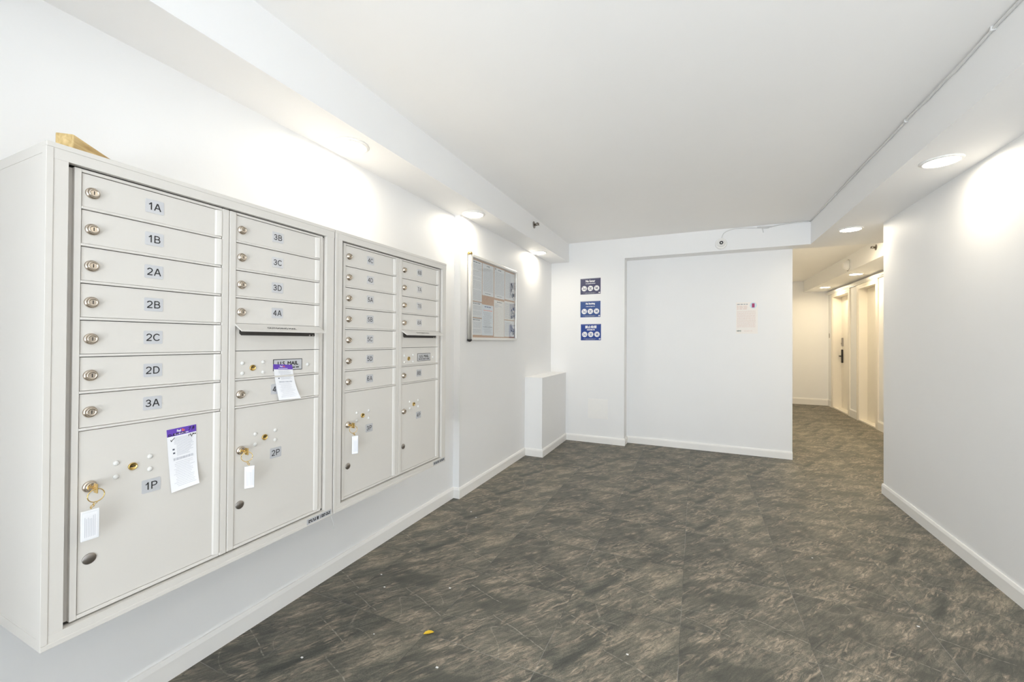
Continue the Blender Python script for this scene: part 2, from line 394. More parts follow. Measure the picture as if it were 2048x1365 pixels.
struct(MB().box(-2.0, 2.8, -4.3, 10.3, -.1, 0).build('floor', 'floor'), 'mottled grey-brown stone-look square vinyl tiles over the whole floor', 'floor')
struct(MB().box(-2.0, 2.8, -4.3, 10.3, ZC, 2.62).build('ceiling', 'ceil'), 'flat white painted ceiling between the two side soffits', 'ceiling')
struct(MB().prism([(-1.95, YREAR), (XW1, YREAR), (XW1, YJ), (XW2, YJ), (XW2, YB), (-1.95, YB)], 0, ZS).build('wall_left', 'wall'), 'white left wall stepping forward beside the mailboxes', 'wall')
struct(MB().box(-1.95, XS, YREAR, YB, ZS, ZC).build('soffit_left', 'wall'), 'white dropped soffit with downlights above the mailboxes', 'soffit')
struct(MB().prism([(XR, YREAR), (2.7, YREAR), (2.7, YBE), (XR, YBE)], ZS, ZC).build('soffit_right', 'wall'), 'white dropped soffit with downlights above the right wall', 'soffit')
b = MB().box(-1.95, XP, YB, 5.4, 0, ZS)                                      # pier
b.box(XP, XE, YR, 5.4, 0, ZS)                                                # recessed panel
b.box(-1.95, XR, YB, YBE, ZS, ZC)                                            # beam over both
struct(b.build('wall_back', 'wall'), 'white back wall with beam above and shallow recessed panel', 'wall')
struct(MB().box(XRW, 1.56, YREAR, YE, 0, ZS).box(1.56, 2.7, YE - .13, YE, 0, ZS).build('wall_right', 'wall'), 'white right wall ending at the hallway corner', 'wall')
struct(MB().box(XE - .16, XE, 5.4, YHB, 0, ZC).build('wall_hall_left', 'wall'), 'white hallway wall behind the recessed panel', 'wall')
struct(MB().box(XE - .16, 2.7, YHB, YHB + .13, 0, ZC).build('wall_hall_end', 'wall'), 'cream lit end wall of the hallway', 'wall')
D = [(8.79, 9.70), (7.60, 8.33)]                                              # door openings along the hall wall
DT = 2.150
b = MB()
for y0, y1 in ((YE, D[1][0]), (D[1][1], D[0][0]), (D[0][1], YHB)): b.box(XD, 2.7, y0, y1, 0, 2.246)
for y0, y1 in D: b.box(XD, 2.7, y0, y1, DT, 2.246)
for y0, y1 in D: b.box(XD + .22, 2.7, y0, y1, 0, DT)
struct(b.build('wall_hall_right', 'wall'), 'hallway wall with two cream doors', 'wall')
struct(MB().box(1.988, 2.7, YBE, YHB, ZH, ZC).build('soffit_hall', 'wall'), 'dropped soffit with two downlights above the hallway doors', 'soffit')
struct(MB().box(2.362, XD, YBE, YHB, 2.206, 2.246).box(2.375, XD, YBE, YHB, 2.192, 2.206).build('trim_1', 'trim'), 'white moulding along the top of the hallway door wall', 'trim')
# boxed-in ledge in the back left corner
b = MB().box(XW2, -1.515, 4.168, YB, 0, .845, 0, 0).box(XW2, -1.512, 4.165, YB, .845, .856, 0)
struct(b.build('ledge_corner', 'wall'), 'low boxed-in ledge in the back left corner below the downlight', 'ledge')
# baseboards
def base(name, label, pts, h=.083, t=.014):          # pts: wall line; thickness goes to the left of the direction of travel
    b = MB()
    n = len(pts); off = []
    for i in range(n):
        d0 = (Vector(pts[i]) - Vector(pts[i - 1])).normalized() if i else None
        d1 = (Vector(pts[i + 1]) - Vector(pts[i])).normalized() if i < n - 1 else None
        nn = [Vector((-d.y, d.x)) for d in (d0, d1) if d is not None]
        if len(nn) == 1: o_ = nn[0] * t
        else: o_ = (nn[0] + nn[1]) * t if abs(nn[0].dot(nn[1])) < .1 else nn[0] * t
        off.append(Vector(pts[i]) + o_)
    prof = [(0, 0), (1, 0), (1, .80), (.82, .90), (.6, 1), (0, 1)]
    vs = []; fs = []; k = len(prof)
    for i in range(n):
        for q, z in prof:
            p = Vector(pts[i]).lerp(off[i], q); vs.append((p.x, p.y, z * h))
    for i in range(n - 1):
        for j in range(k):
            j2 = (j + 1) % k; fs.append((i * k + j, (i + 1) * k + j, (i + 1) * k + j2, i * k + j2))
    fs.append(tuple(range(k))); fs.append(tuple((n - 1) * k + j for j in range(k - 1, -1, -1)))
    b.add(vs, fs)
    return struct(b.build(name, 'trim'), label, 'baseboard')
base('baseboard_left', 'white baseboard along the left wall and around the corner ledge', [(XW2, YB), (XW2, 4.168), (XW2, YJ), (XW1, YJ), (XW1, YREAR)][2:][::1] and [(-1.515, YB), (-1.515, 4.168), (XW2, 4.168), (XW2, YJ), (XW1, YJ), (XW1, YREAR)][::-1] and [(XW1, YREAR), (XW1, YJ), (XW2, YJ), (XW2, 4.168), (-1.515, 4.168), (-1.515, YB)], t=-.014)
base('baseboard_back', 'white baseboard along the back wall and its recessed panel', [(-1.515, YB), (XP, YB), (XP, YR), (XE, YR)], t=-.014)
base('baseboard_right', 'white baseboard along the right wall', [(XRW, YREAR), (XRW, YE)])
base('baseboard_hall_end', 'cream lit baseboard along the hallway end wall', [(XE, YHB), (XD, YHB)], h=.13, t=-.014)
b = MB()
for y0, y1 in ((YE, D[1][0] - .06), (D[1][1] + .06, D[0][0] - .06), (D[0][1] + .06, YHB - .014)):
    b.box(XD - .014, XD, y0, y1, 0, .118).box(XD - .008, XD, y0, y1, .118, .13)
struct(b.build('baseboard_hall_right', 'trim'), 'cream baseboard pieces between the hallway doors', 'baseboard')
# hallway doors
def hall_door(n, y0, y1, label, depth, handle):
    xd = XD + depth
    leaf = MB().box(xd, xd + .045, y0 + .03, y1 - .03, .022, DT - .03).build('door_%d' % n, 'doorp')
    struct(leaf, label, 'door')
    fr = MB()
    for a, c in ((y0 - .06, y0), (y1, y1 + .06)): fr.box(XD - .016, XD, a, c, 0, DT)
    fr.box(XD - .016, XD, y0 - .06, y1 + .06, DT, DT + .04)
    for a, c in ((y0, y0 + .028), (y1 - .028, y1)): fr.box(XD - .012, xd + .05, a, c, .02, DT - .028)
    fr.box(XD - .012, xd + .05, y0 + .0005, y1 - .0005, DT - .028, DT - .0005)
    fr.box(XD - .006, xd + .06, y0, y1, 0, .02)
    fr.build('door_frame', 'doorp', leaf)
    if handle:
        yh = y1 - .10
        hb = MB(right_xf(xd)); hb.box(-yh - .026, -yh + .026, .872, 1.125, 0, .026, 0, .010)
        hb.lathe([(.012, .02), (.012, .062)], -yh, 1.0, 12); hb.tube([(-yh, 1.0, .058), (-yh + .05, 1.0, .062), (-yh + .12, 1.0, .06)], .009, 8)
        hb.build('door_handle', 'dark', leaf, 'black lever handle on a long black plate')
        lb = MB(right_xf(xd)); lb.box(-yh - .03, -yh + .03, 1.185, 1.345, 0, .02, 0, .006).lathe([(.012, .02), (.010, .03)], -yh, 1.24, 14)
        lb.build('deadbolt', 'steel', leaf, 'dark steel deadbolt plate above the handle')
hall_door(1, D[0][0], D[0][1], 'cream hallway door with black lever handle, at the far end', .125, True)
hall_door(2, D[1][0], D[1][1], 'cream hallway door without handle in view, nearer the corner', .10, False)

# entrance side, behind the camera
XA, XB, ZW = -1.33, 1.37, 2.2
struct(MB().box(-1.95, XA, YREAR - .1, YREAR, 0, ZC).box(XB, 2.7, YREAR - .1, YREAR, 0, ZC).box(XA, XB, YREAR - .1, YREAR, ZW, ZC).build('wall_rear', 'wall'), 'white entrance wall around the glazed door', 'wall')
struct(MB().box(-1.95, -1.02, -.64, -.50, 0, ZS).build('wall_daylight_block', 'wall'), 'added unseen wall stub keeping daylight off the mailbox side', 'wall')  # stub added out of view to block entrance daylight from the cabinet side
wf = MB()
for x in (XA, 0, XB - .05): wf.box(x, x + .05, YREAR - .08, YREAR - .02, 0, ZW)
wf.box(XA, XB, YREAR - .08, YREAR - .02, ZW - .05, ZW).box(XA, XB, YREAR - .08, YREAR - .02, 0, .06)
wo = struct(wf.build('window_1', 'alu'), 'metal-framed entrance glazing', 'window')
MB().box(XA + .05, XB - .05, YREAR - .053, YREAR - .047, .06, ZW - .05).build('glass_pane', 'glass', wo)

# ------------------------------------------------------------------ mailboxes
XF = -1.342                                 # collar front plane
XDR = -1.354                                # door plane
K = 1.0067                                  # measured plane -> door plane
def Y(y, d=0): return y * K + d
def Z(z): return H + (z - H) * K
UP = .0889 * K
ZT0 = Z(1.5731)                             # top of the rib below the first row
def row(k): return ZT0 - UP * (k - 1)       # rib top below row k (k = 1..12)
def lock_part(parent, y, z):
    lk = MB(left_xf(XDR))
    lk.lathe([(.0138, 0), (.0138, .002), (.0128, .0042), (.0108, .0048), (.0104, .0095), (.0094, .0112), (.0072, .0114), (.0070, .0098), (.0062, .0098)], y, z, 24, 0)
    lk.box(y - .0008, y + .0008, z - .0042, z + .0042, .0096, .0102, 1)
    return lk.build('lock', ['silver', 'black'], parent)
def label_part(parent, y, z, body):
    lb = MB(left_xf(XDR))
    wv, hv = .0212, .0180
    pts = []
    for cx, cz, a0 in ((wv - .003, hv - .003, 0), (-wv + .003, hv - .003, 90), (-wv + .003, -hv + .003, 180), (wv - .003, -hv + .003, 270)):
        for k in range(4):
            t = math.radians(a0 + 30 * k); pts.append((y + cx + .003 * math.cos(t), z + cz + .003 * math.sin(t)))
    lb.prism(pts, 0.0001, .0008, 0)
    glyphs(lb, body, y, z, .0200, .0011, 1)
    return lb.build('number_label', ['plate', 'black'], parent)
def plugs(parent, pts):
    for y, z in pts:
        MB(left_xf(XDR)).lathe([(.0064, 0), (.0062, .0014), (.0048, .0030), (.0024, .0038), (.0004, .0040)], y, z, 16).build('cover_plug', 'plug', parent)
def brass(parent, y, z):
    lk = MB(left_xf(XDR)).lathe([(.0098, 0), (.0098, .003), (.0088, .0042), (.0080, .0042), (.0078, .0026), (.0010, .0026)], y, z, 24, 0)
    lk.box(y - .0052, y + .0052, z - .0012, z + .0012, .0026, .0034, 1)
    lk.build('brass_lock', ['brass', 'black'], parent, 'small brass master lock')
def door_mesh(y0, y1, z0, z1):
    """flat door whose hinge side rolls outward at the far edge"""
    d = MB(left_xf(XDR)); hb = .0195
    prof = [(y0, 0.0), (y1 - hb, 0.0), (y1 - hb + .0015, .0008), (y1 - hb + .004, .0030), (y1 - .007, .0056), (y1 - .003, .0062), (y1, .0055)]
    n = len(prof); vs = []
    for y, c in prof: vs += [(y, z0, c), (y, z1, c)]
    for y, c in prof: vs += [(y, z0, -.010), (y, z1, -.010)]
    fs = []
    for i in range(n - 1):
        fs.append((2 * i, 2 * i + 2, 2 * i + 3, 2 * i + 1))
        fs.append((2 * n + 2 * i + 1, 2 * n + 2 * i + 3, 2 * n + 2 * i + 2, 2 * n + 2 * i))
        fs.append((2 * n + 2 * i, 2 * n + 2 * i + 2, 2 * i + 2, 2 * i)); fs.append((2 * i + 1, 2 * i + 3, 2 * n + 2 * i + 3, 2 * n + 2 * i + 1))
    fs.append((0, 1, 2 * n + 1, 2 * n)); e = 2 * (n - 1); fs.append((e + 1, e, 2 * n + e, 2 * n + e + 1))
    return d.add(vs, fs)
RIB = .0060
def cabinet(d, names1, names2, p1, p2, last, label):
    Y0, Y1, Z0, Z1 = .4077 + d, 1.2195 + d, .547, 1.7055
    if d == 0: Y1 -= .001
    t = thing('mailbox_cabinet', label, 'mailbox', (XW1, (Y0 + Y1) / 2, Z0), 'wall mailbox cabinets')
    OY0, OY1, OZ0, OZ1 = .4445 + d, 1.1815 + d, .5776, 1.6690
    c = MB(left_xf(0))
    xb, xf = XW1 + .001, XF
    c.box(Y0 + .002, OY0, OZ0 - .018, OZ1 + .018, xf - .018, xf - .0005)         # stiles
    c.box(OY1, Y1 - .002, OZ0 - .018, OZ1 + .018, xf - .018, xf - .0005)
    c.box(Y0 + .001, Y1 - .001, OZ1, Z1 - .012, xf - .018, xf)                  # rails
    c.box(Y0 + .001, Y1 - .001, Z0 + .012, OZ0, xf - .018, xf)
    c.box(Y0, Y1, Z1 - .012, Z1, xf - .02, xf + .0016, 0, .0012).box(Y0, Y1, Z0, Z0 + .012, xf - .02, xf + .0016, 0, .0012)
    c.box(Y0 - .0003, Y0 + .012, Z0 + .012, Z1 - .012, xf - .02, xf + .0012, 0, .001)      # rolled corner
    c.box(Y0 + .001, Y0 + .004, Z0 + .001, Z1 - .001, xb, xf - .002)            # sides, top, bottom
    c.box(Y1 - .004, Y1 - .001, Z0 + .001, Z1 - .001, xb, xf - .002)
    c.box(Y0 + .0002, Y1 - .0002, Z1 - .025, Z1 - .0004, xb, xf - .003, 0).box(Y0 + .0002, Y1 - .0002, Z0 + .0004, Z0 + .025, xb, xf - .003, 0)
    c.box(OY0 - .012, OY1 + .012, OZ0 - .012, OZ1 + .012, XDR - .05, XDR - .035, 1)         # back coloured dark for the shade in the gap
    c.build('collar', ['box', 'boxdark'], t)
    A0, A1, B0, B1 = Y(.467, d), Y(.785, d), Y(.829, d), Y(1.1465, d)
    zt, zb = Z(1.6550), row(12) - .0
    FY0, FY1, FZ0, FZ1 = Y(.4545, d), Y(1.1600, d), OZ0 + .0045, OZ1 - .0040
    f = MB(left_xf(XDR))
    f.box(FY0, A0, FZ0, FZ1, -.028, .0032, 0, .001).box(B1, FY1, FZ0, FZ1, -.028, .0032, 0, .001)
    f.box(A1 + .0006, (A1 + B0) / 2 - .0006, FZ0, FZ1, -.028, .0048, 0, .0025).box((A1 + B0) / 2 + .0006, B0, FZ0, FZ1, -.028, .0042, 0, .0025)
    for a, e in ((A0, A1), (B0, B1)):
        f.box(a, e, zt, FZ1, -.028, .0026, 0, .0008).box(a, e, FZ0, row(12) + .0005, -.028, .0026, 0, .0008)
    for k in range(1, 8):
        f.box(A0, A1 - .002, row(k) - RIB, row(k), -.022, .0042, 0, .0010)
        if k != 5: f.box(B0, B1 - .002, row(k) - RIB, row(k), -.022, .0042, 0, .0010)
    f.box(OY0 + .0035, FY0 + .001, FZ0 + .001, FZ1 - .001, -.030, -.009, 0).box(FY1 - .001, OY1 - .001, FZ0 + .001, FZ1 - .001, -.030, -.006, 0)
    f.box(FY0, FY1, FZ0 + .001, FZ1 - .001, -.034, -.024, 1)  # dark sheet for the shade behind the doors
    f.build('frame', ['box', 'boxdark'], t)
    def zr(k): return (row(k) + .001, (row(k - 1) - RIB if k > 1 else zt) - .0018)
    g = .0016
    for i, nm in enumerate(names1):
        z0, z1 = zr(i + 1); zc = (z0 + z1) / 2
        dr = door_mesh(A0 + g, A1, z0, z1).build('mailbox_door', 'box', t)
        lock_part(dr, Y(.4875, d), zc - .004); label_part(dr, Y(.6132, d), zc + .001, nm)
    for i, nm in enumerate(names2):
        z0, z1 = zr(i + 1); zc = (z0 + z1) / 2
        dr = door_mesh(B0 + g, B1, z0, z1).build('mailbox_door', 'box', t)
        lock_part(dr, Y(.848, d), zc - .004); label_part(dr, Y(.9732, d), zc + .001, nm)
    # outgoing mail unit with its hood and slot
    z0, z1 = zr(5)
    z1 = row(4) - .0018
    ou = door_mesh(B0 + g, B1, z0, z1).build('outgoing_mail_panel', 'box', t)
    hd = MB(left_xf(XDR)); zt5 = row(4) - .001
    ha, hb_ = B0 - .002, B1 + .001
    vs = []
    for y in (ha, hb_): vs += [(y, zt5, .000), (y, zt5, .0045), (y, zt5 - .0215, .037), (y, zt5 - .0250, .037), (y, zt5 - .0235, .034), (y, zt5 - .0035, .0)]
    n = 6
    fs = [tuple(range(5, -1, -1)), tuple(range(6, 12))] + [(i, (i + 1) % n, n + (i + 1) % n, n + i) for i in range(n)]
    hd.add(vs, fs)
    sx = left_xf(XDR)
    def slope(a, b_, c_): return sx(a, zt5 + b_ * .5537, .0045 - b_ * .8327 + .0) if False else sx(a, zt5 - (-b_) * .5519, .0045 + (-b_) * .834)
    o_xf = hd.xf
    hd.xf = lambda a, b_, c_: (lambda p: (p[0] + c_ * .55, p[1], p[2] + c_ * .83))(slope(a, b_, 0))
    hd.text('OUTGOING MAIL', (ha + hb_) / 2 - .01, -.021, .0085, .0006, 1, wid=1.15, bold=.0003)
    hd.xf = o_xf
    hd.build('mail_hood', ['box', 'black'], ou)
    sl = MB(left_xf(XDR)); ys0, ys1 = B0 + .0135, B1 - .014
    zz0, zz1 = Z(1.2685), row(4) - .008
    sl.prism([(ys0 + .006, zz0), (ys1 - .006, zz0), (ys1, zz0 + .006), (ys1, zz1), (ys0, zz1), (ys0, zz0 + .006)], .0002, .0006, 0)  # flat dark sheet painted as the shade inside the slot
    sl.box(ys1 - .030, ys1 - .024, zz0 + .0005, zz0 + .006, .0004, .0012, 1).box(ys1 - .015, ys1 - .010, zz0 + .001, zz0 + .006, .0004, .0012, 1)
    sl.build('mail_slot', ['boxdark', 'steel'], ou, 'mail slot under the hood, its shade a flat dark sheet')
    # carrier panel
    z0, z1 = zr(6)
    us = door_mesh(B0 + g, B1, row(6) + .001, row(5) - .0010).build('carrier_panel', 'box', t)
    plugs(us, [(Y(.8537, d), Z(1.1777)), (Y(.8537, d), Z(1.1448)), (Y(.923, d), Z(1.1787)), (Y(.923, d), Z(1.1444)), (Y(1.098, d), Z(1.1616))])
    brass(us, Y(.8869, d), Z(1.1611))
    pl = MB(left_xf(XDR)); ya, yb, za, zb_ = Y(.9591, d), Y(1.0735, d), Z(1.1448), Z(1.1855)
    pl.box(ya, yb, za, zb_, .0001, .0012, 1).box(ya + .0022, yb - .0022, za + .0022, zb_ - .0022, .0002, .0014, 0)
    pl.text('U.S. MAIL', (ya + yb) / 2, za + .0255, .0135, .0017, 1, wid=1.05, bold=.0007)
    pl.line_text(ya + .010, yb - .010, za + .010, .0042, .0017, 1)
    pl.quad(ya + .008, yb - .008, za + .0155, za + .0163, .0017, 1)
    pl.build('mail_plate', ['plate', 'black'], us, 'grey plate reading U.S. MAIL')
    z0, z1 = zr(7); zc = (z0 + z1) / 2
    dr = door_mesh(B0 + g, B1, z0, z1).build('mailbox_door', 'box', t)
    lock_part(dr, Y(.848, d), zc - .004); label_part(dr, Y(.9732, d), zc + .001, last)
    # parcel doors
    for a, e, nm, yo, ylk, ylab in ((A0, A1, p1, 0.0, .4885, .6125), (B0, B1, p2, .3605, .8500, .9720)):
        pd = door_mesh(a + g, e, row(12) + .0015, row(7) - RIB - .0018).build('parcel_door', 'box', t)
        lock_part(pd, Y(ylk, d), Z(.8955)); label_part(pd, Y(ylab, d), Z(.8590), nm)
        brass(pd, Y(.5716 + yo - (.0015 if yo else 0), d), Z(.9215))
        plugs(pd, [(Y(.5382 + yo, d), Z(.9385)), (Y(.5382 + yo, d), Z(.9040)), (Y(.6092 + yo, d), Z(.9378)), (Y(.6092 + yo, d), Z(.9040))])
        by = Y((.4893 if not yo else .8488), d)
        MB(left_xf(XDR)).lathe([(.0132, 0), (.0132, .0016), (.0122, .0026), (.0006, .0028)], by, Z(.7200), 24).build('button_plate', 'steel', pd, 'round brushed steel plate')
    # maker's sticker on the lower rail
    st = MB(left_xf(XF)); ya, yb = 1.098 + d, 1.2110 + d; za, zb_ = .5530, .5730
    st.box(ya, yb, za, zb_, .0017, .0022, 0)
    for q in range(2): st.line_text(ya + .006, ya + .040, za + .013 - q * .006, .0042, .0025, 1)
    st.quad(ya + .044, ya + .052, za + .004, za + .016, .0025, 1); st.quad(ya + .058, ya + .060, za + .004, za + .016, .0025, 1)
    for q in range(2): st.line_text(ya + .064, yb - .006, za + .013 - q * .006, .0042, .0025, 1)
    st.build('sticker', ['plate', 'black'], t, 'narrow grey sticker with black print')
    return t
cabinet(0.0, ['1A', '1B', '2A', '2B', '2C', '2D', '3A'], ['3B', '3C', '3D', '4A'], '1P', '2P', '4B',
        'large beige mailbox cabinet with doors 1A to 4B, nearest the camera')
cabinet(.8150, ['4C', '4D', '5A', '5B', '5C', '5D', '6A'], ['6B', '7A', '7B', '8A'], '3P', '4P', '8B',
        'beige mailbox cabinet with doors 4C to 8B, beside the notice board')

# keys hanging from three parcel locks
def key_set(y, zl, ty, tw, z0, z1, turn, label, ringv):
    x = XDR + .0145
    t = thing('key_ring', label, 'keys', (x, y, zl), 'keys in the parcel locks')
    MB(left_xf(XDR)).box(y - .0011, y + .0011, zl - .0035, zl + .0035, .0100, .0240, 0).box(y - .0013, y + .0013, zl - .011, zl + .011, .0235, .040, 0, .0008).build('key', 'gold', t)
    ca, sa = math.cos(turn), math.sin(turn)
    xr = XDR + .033
    r = .0155; zr_ = zl - r - .001
    pts = [(xr + r * math.cos(a) * sa, y + r * math.cos(a) * ca, zr_ + r * math.sin(a)) for a in [2 * PI * i / 28 for i in range(28)]]
    MB().tube(pts, .0012, 6, closed=True).build('split_ring', 'gold', t)
    zc_ = zr_ - r; b = MB(); n = 4; zz = zc_
    ln = (zc_ - z1 - .003) / n
    ctr = y + (ty - y) * 0
    for i in range(n):
        f0, f1 = i / n, (i + 1) / n
        yc = y + (ty - y) * (f0 + f1) / 2
        zm = zc_ - ln * (i + .5)
        rot = turn + (PI / 2 if i % 2 else 0)
        q = [(xr + .0032 * math.cos(a) * math.sin(rot), yc + .0032 * math.cos(a) * math.cos(rot), zm + (ln * .72) * math.sin(a)) for a in [2 * PI * k / 14 for k in range(14)]]
        b.tube(q, .0009, 5, closed=True)
    b.build('chain', 'gold', t)
    def txf(a, b_, c): return (xr + a * sa + c * ca, ty + a * ca - c * sa, b_)
    g = MB(txf); h = tw / 2
    g.box(-h, h, z0, z1, -.0022, .0022, 0, .001)
    g.box(-h + .0025, h - .0045, z0 + .003, z1 - .006, -.0024, .0024, 1)
    rr = random.Random(3)
    for k in range(7): g.quad(-h + .006 + k * .0030, -h + .0068 + k * .0030, z0 + .008, z1 - .012 - rr.random() * .012, .0027, 2)
    g.build('key_tag', ['tag', 'paper', 'faint'], t, 'clear plastic tag with a white paper slip')
key_set(Y(.4885), Z(.8955), .4815, .0325, .7745, .8450, 0.0, 'key with gold ring and white tag in the 1P parcel lock', 0)
key_set(Y(.8500), Z(.8955), .8645, .0270, .7730, .8440, .55, 'key with short chain and white tag in the 2P parcel lock', 0)
key_set(Y(.4885, .8150) - .0015, Z(.8955), 1.315, .0250, .7720, .8470, .5, 'key with white tag in the 3P parcel lock of the far cabinet', 0)

# delivery notices stuck to the doors
def notice(name, label, TLc, TRc, BLc, BRc, curl, marks, c0):
    def pos(s, t):                          # s across, t down
        a = (TLc[0] * (1 - s) + TRc[0] * s) * (1 - t) + (BLc[0] * (1 - s) + BRc[0] * s) * t
        b_ = (TLc[1] * (1 - s) + TRc[1] * s) * (1 - t) + (BLc[1] * (1 - s) + BRc[1] * s) * t
        return a, b_, c0 + curl * (max(0, t - .35) / .65) ** 2 * (.35 + .65 * s)
    def xf(a, b_, c):
        q = pos(a, 1 - b_); return (XDR + q[2] + c, q[0], q[1])
    n, m = 8, 18
    b = MB(xf)
    vs = []; fs = []
    for c in (0, -.0003):
        for j in range(m + 1):
            for i in range(n + 1): vs.append((i / n, 1 - j / m, c))
    k = (n + 1) * (m + 1)
    for j in range(m):
        for i in range(n):
            q = (j * (n + 1) + i, (j + 1) * (n + 1) + i, (j + 1) * (n + 1) + i + 1, j * (n + 1) + i + 1)
            fs.append(q); fs.append(tuple(x + k for x in q[::-1]))
    b.add(vs, fs, 0, True)
    hp = .118 if marks else .14
    b.quad(0, 1, 1 - hp, 1, .0003, 1, 8)
    b.text('Fed', .335, 1 - hp * .38, .034, .0005, 2, align='LEFT', wid=2.0, bold=.003)
    b.text('Ex', .505, 1 - hp * .38, .034, .0005, 3, align='LEFT', wid=2.0, bold=.003)
    b.line_text(.24, .72, 1 - hp * .80, .014, .0005, 2, 2)
    rr = random.Random(11)
    y = 1 - hp - .035
    while y > .56:
        if rr.random() > .16: b.line_text(.22 if y > .74 else .30, rr.uniform(.7, .92), y, .0065, .0004, 4, 2, rnd=rr)
        y -= .019
    b.box(.155, .225, .655, .68, .0003, .0005, 5).box(.165, .235, .595, .62, .0003, .0005, 5)
    x = .17
    while x < .86:
        wv = rr.choice((.006, .010, .016)); b.quad(x, x + wv, .485, .525, .0004, 4); x += wv + rr.choice((.006, .009, .014))
    y = .45
    while y > .06:
        b.line_text(rr.uniform(.12, .26), rr.uniform(.7, .92), y, .006, .0004, 4, 2, rnd=rr); y -= .027
    if marks:
        def pen(pts, r=.0007):
            for p, q in zip(pts, pts[1:]):
                dx, dy = q[0] - p[0], q[1] - p[1]; l_ = math.hypot(dx, dy * 2.3) or 1
                nx, ny = -dy * 2.3 / l_ * .010, dx / l_ * .0042
                b.add([(p[0] - nx, p[1] - ny, .0007), (q[0] - nx, q[1] - ny, .0007), (q[0] + nx, q[1] + ny, .0007), (p[0] + nx, p[1] + ny, .0007)], [(0, 1, 2, 3)], 6)
        pen([(.11, .83), (.13, .80), (.15, .815), (.25, .855)])
        z = 1 - hp
        pen([(.05, z + .005), (.06, z + .04), (.13, z + .035), (.14, z + .012), (.05, z + .005)])
        pen([(.18, z + .0), (.23, z + .045), (.25, z + .004), (.20, z + .02)]); pen([(.29, z + .01), (.31, z + .045), (.34, z + .02), (.37, z + .045), (.38, z + .01)])
        pen([(.43, z + .01), (.47, z + .045), (.50, z + .01)]); pen([(.53, z + .01), (.54, z + .042), (.60, z + .012), (.61, z + .045)])
        pen([(.73, z + .085), (.80, z + .10), (.77, z + .06), (.73, z + .045)]); pen([(.84, z + .04), (.90, z + .105), (.91, z + .045)]); pen([(.85, z + .07), (.95, z + .08)])
        pen([(.72, z - .055), (.745, z - .02)]); pen([(.775, z - .03), (.80, z - .02), (.79, z - .05), (.83, z - .05)]); pen([(.82, z - .075), (.88, z - .015)])
        pen([(.89, z - .03), (.91, z - .02), (.91, z - .042), (.89, z - .03)]); pen([(.94, z - .03), (.97, z - .025), (.96, z - .045), (.94, z - .03)])
    o = b.build(name, ['paper', 'purple', 'white', 'orange', 'faint', 'ink2', 'black'])
    return tag(o, label, 'notice', 'delivery slips on the mailboxes')
def P(y, z): return (Y(y), Z(z))
notice('delivery_notice', 'purple-headed delivery slip with handwriting, stuck on the 1P parcel door', P(.6455, 1.0010), P(.7195, 1.0045), P(.6574, .8235), P(.7235, .8320), .012, True, .0012)
notice('delivery_notice', 'purple-headed delivery slip hanging from the U.S. MAIL plate over the 4B door', P(.9572, 1.1692), P(1.0307, 1.1637), P(.9760, 1.0420), P(1.0530, 1.0410), .020, False, .0028)

# offcut of lumber lying on top of the mailboxes
wa = math.radians(42.2)
dx, dy = -math.sin(wa), math.cos(wa)
wb = MB(); L0 = .335
wb.box(-L0 / 2, L0 / 2, -.019, .019, 0, .089, 0, .003)
wd = wb.build('lumber_offcut', 'wood')
wd.rotation_euler = (0, 0, math.atan2(dy, dx))
ax, ay = -1.498, .5045                       # near right bottom corner of the end face
cxw = ax + dx * L0 / 2 - dy * .019; cyw = ay + dy * L0 / 2 + dx * .019
wd.location = (cxw, cyw, 1.7056 + .0445); WL[wd.name] = Vector(wd.location)
tag(wd, 'short offcut of pale yellow lumber on top of the first mailbox cabinet', 'lumber')
# thin wire poking out below the cabinets
tag(MB().tube([(-1.36, 1.2225, .560), (-1.358, 1.228, .530), (-1.356, 1.236, .505), (-1.356, 1.2395, .478)], .0009, 6).build('loose_wire', 'cable'), 'thin loose wire hanging below the joint of the two cabinets', 'wire')

# ------------------------------------------------------------------ notice board on the left wall
XBW = XW2
BT = thing('notice_board', 'enclosed notice board with aluminium frame and cork back on left wall', 'notice board', (XBW, 3.39, 1.27))
MB(left_xf(XBW)).box(2.945, 3.862, 1.275, 1.948, .0005, .010).build('cork_panel', 'cork', BT)
fr = MB(left_xf(XBW))
fr.box(2.945, 3.868, 1.948, 1.972, 0, .034, 0, .005).box(2.945, 3.868, 1.258, 1.282, 0, .034, 0, .005)
fr.box(3.846, 3.870, 1.258, 1.972, 0, .032, 0, .005)
fr.box(2.925, 2.956, 1.262, 1.972, 0, .030, 0, .004)
fr.xf = lambda a, b_, c: (a, b_, c)
n = 20
fr.lathe([(.0175, 1.262), (.0175, 1.968)], XBW + .020, 2.920, 20)
fr.build('frame', 'alu', BT)
MB().lathe([(.021, 1.966), (.021, 1.974), (.017, 1.982), (.009, 1.989), (.001, 1.990)], XBW + .020, 2.920, 20).build('top_cap', 'brass', BT, 'brass-coloured end cap')
MB().lathe([(.001, 1.244), (.012, 1.247), (.020, 1.256), (.020, 1.266)], XBW + .020, 2.920, 20).build('bottom_cap', 'cap', BT, 'black end cap')
MB(left_xf(XBW)).box(2.956, 3.846, 1.282, 1.948, .024, .026).build('glass_pane', 'glass', BT)
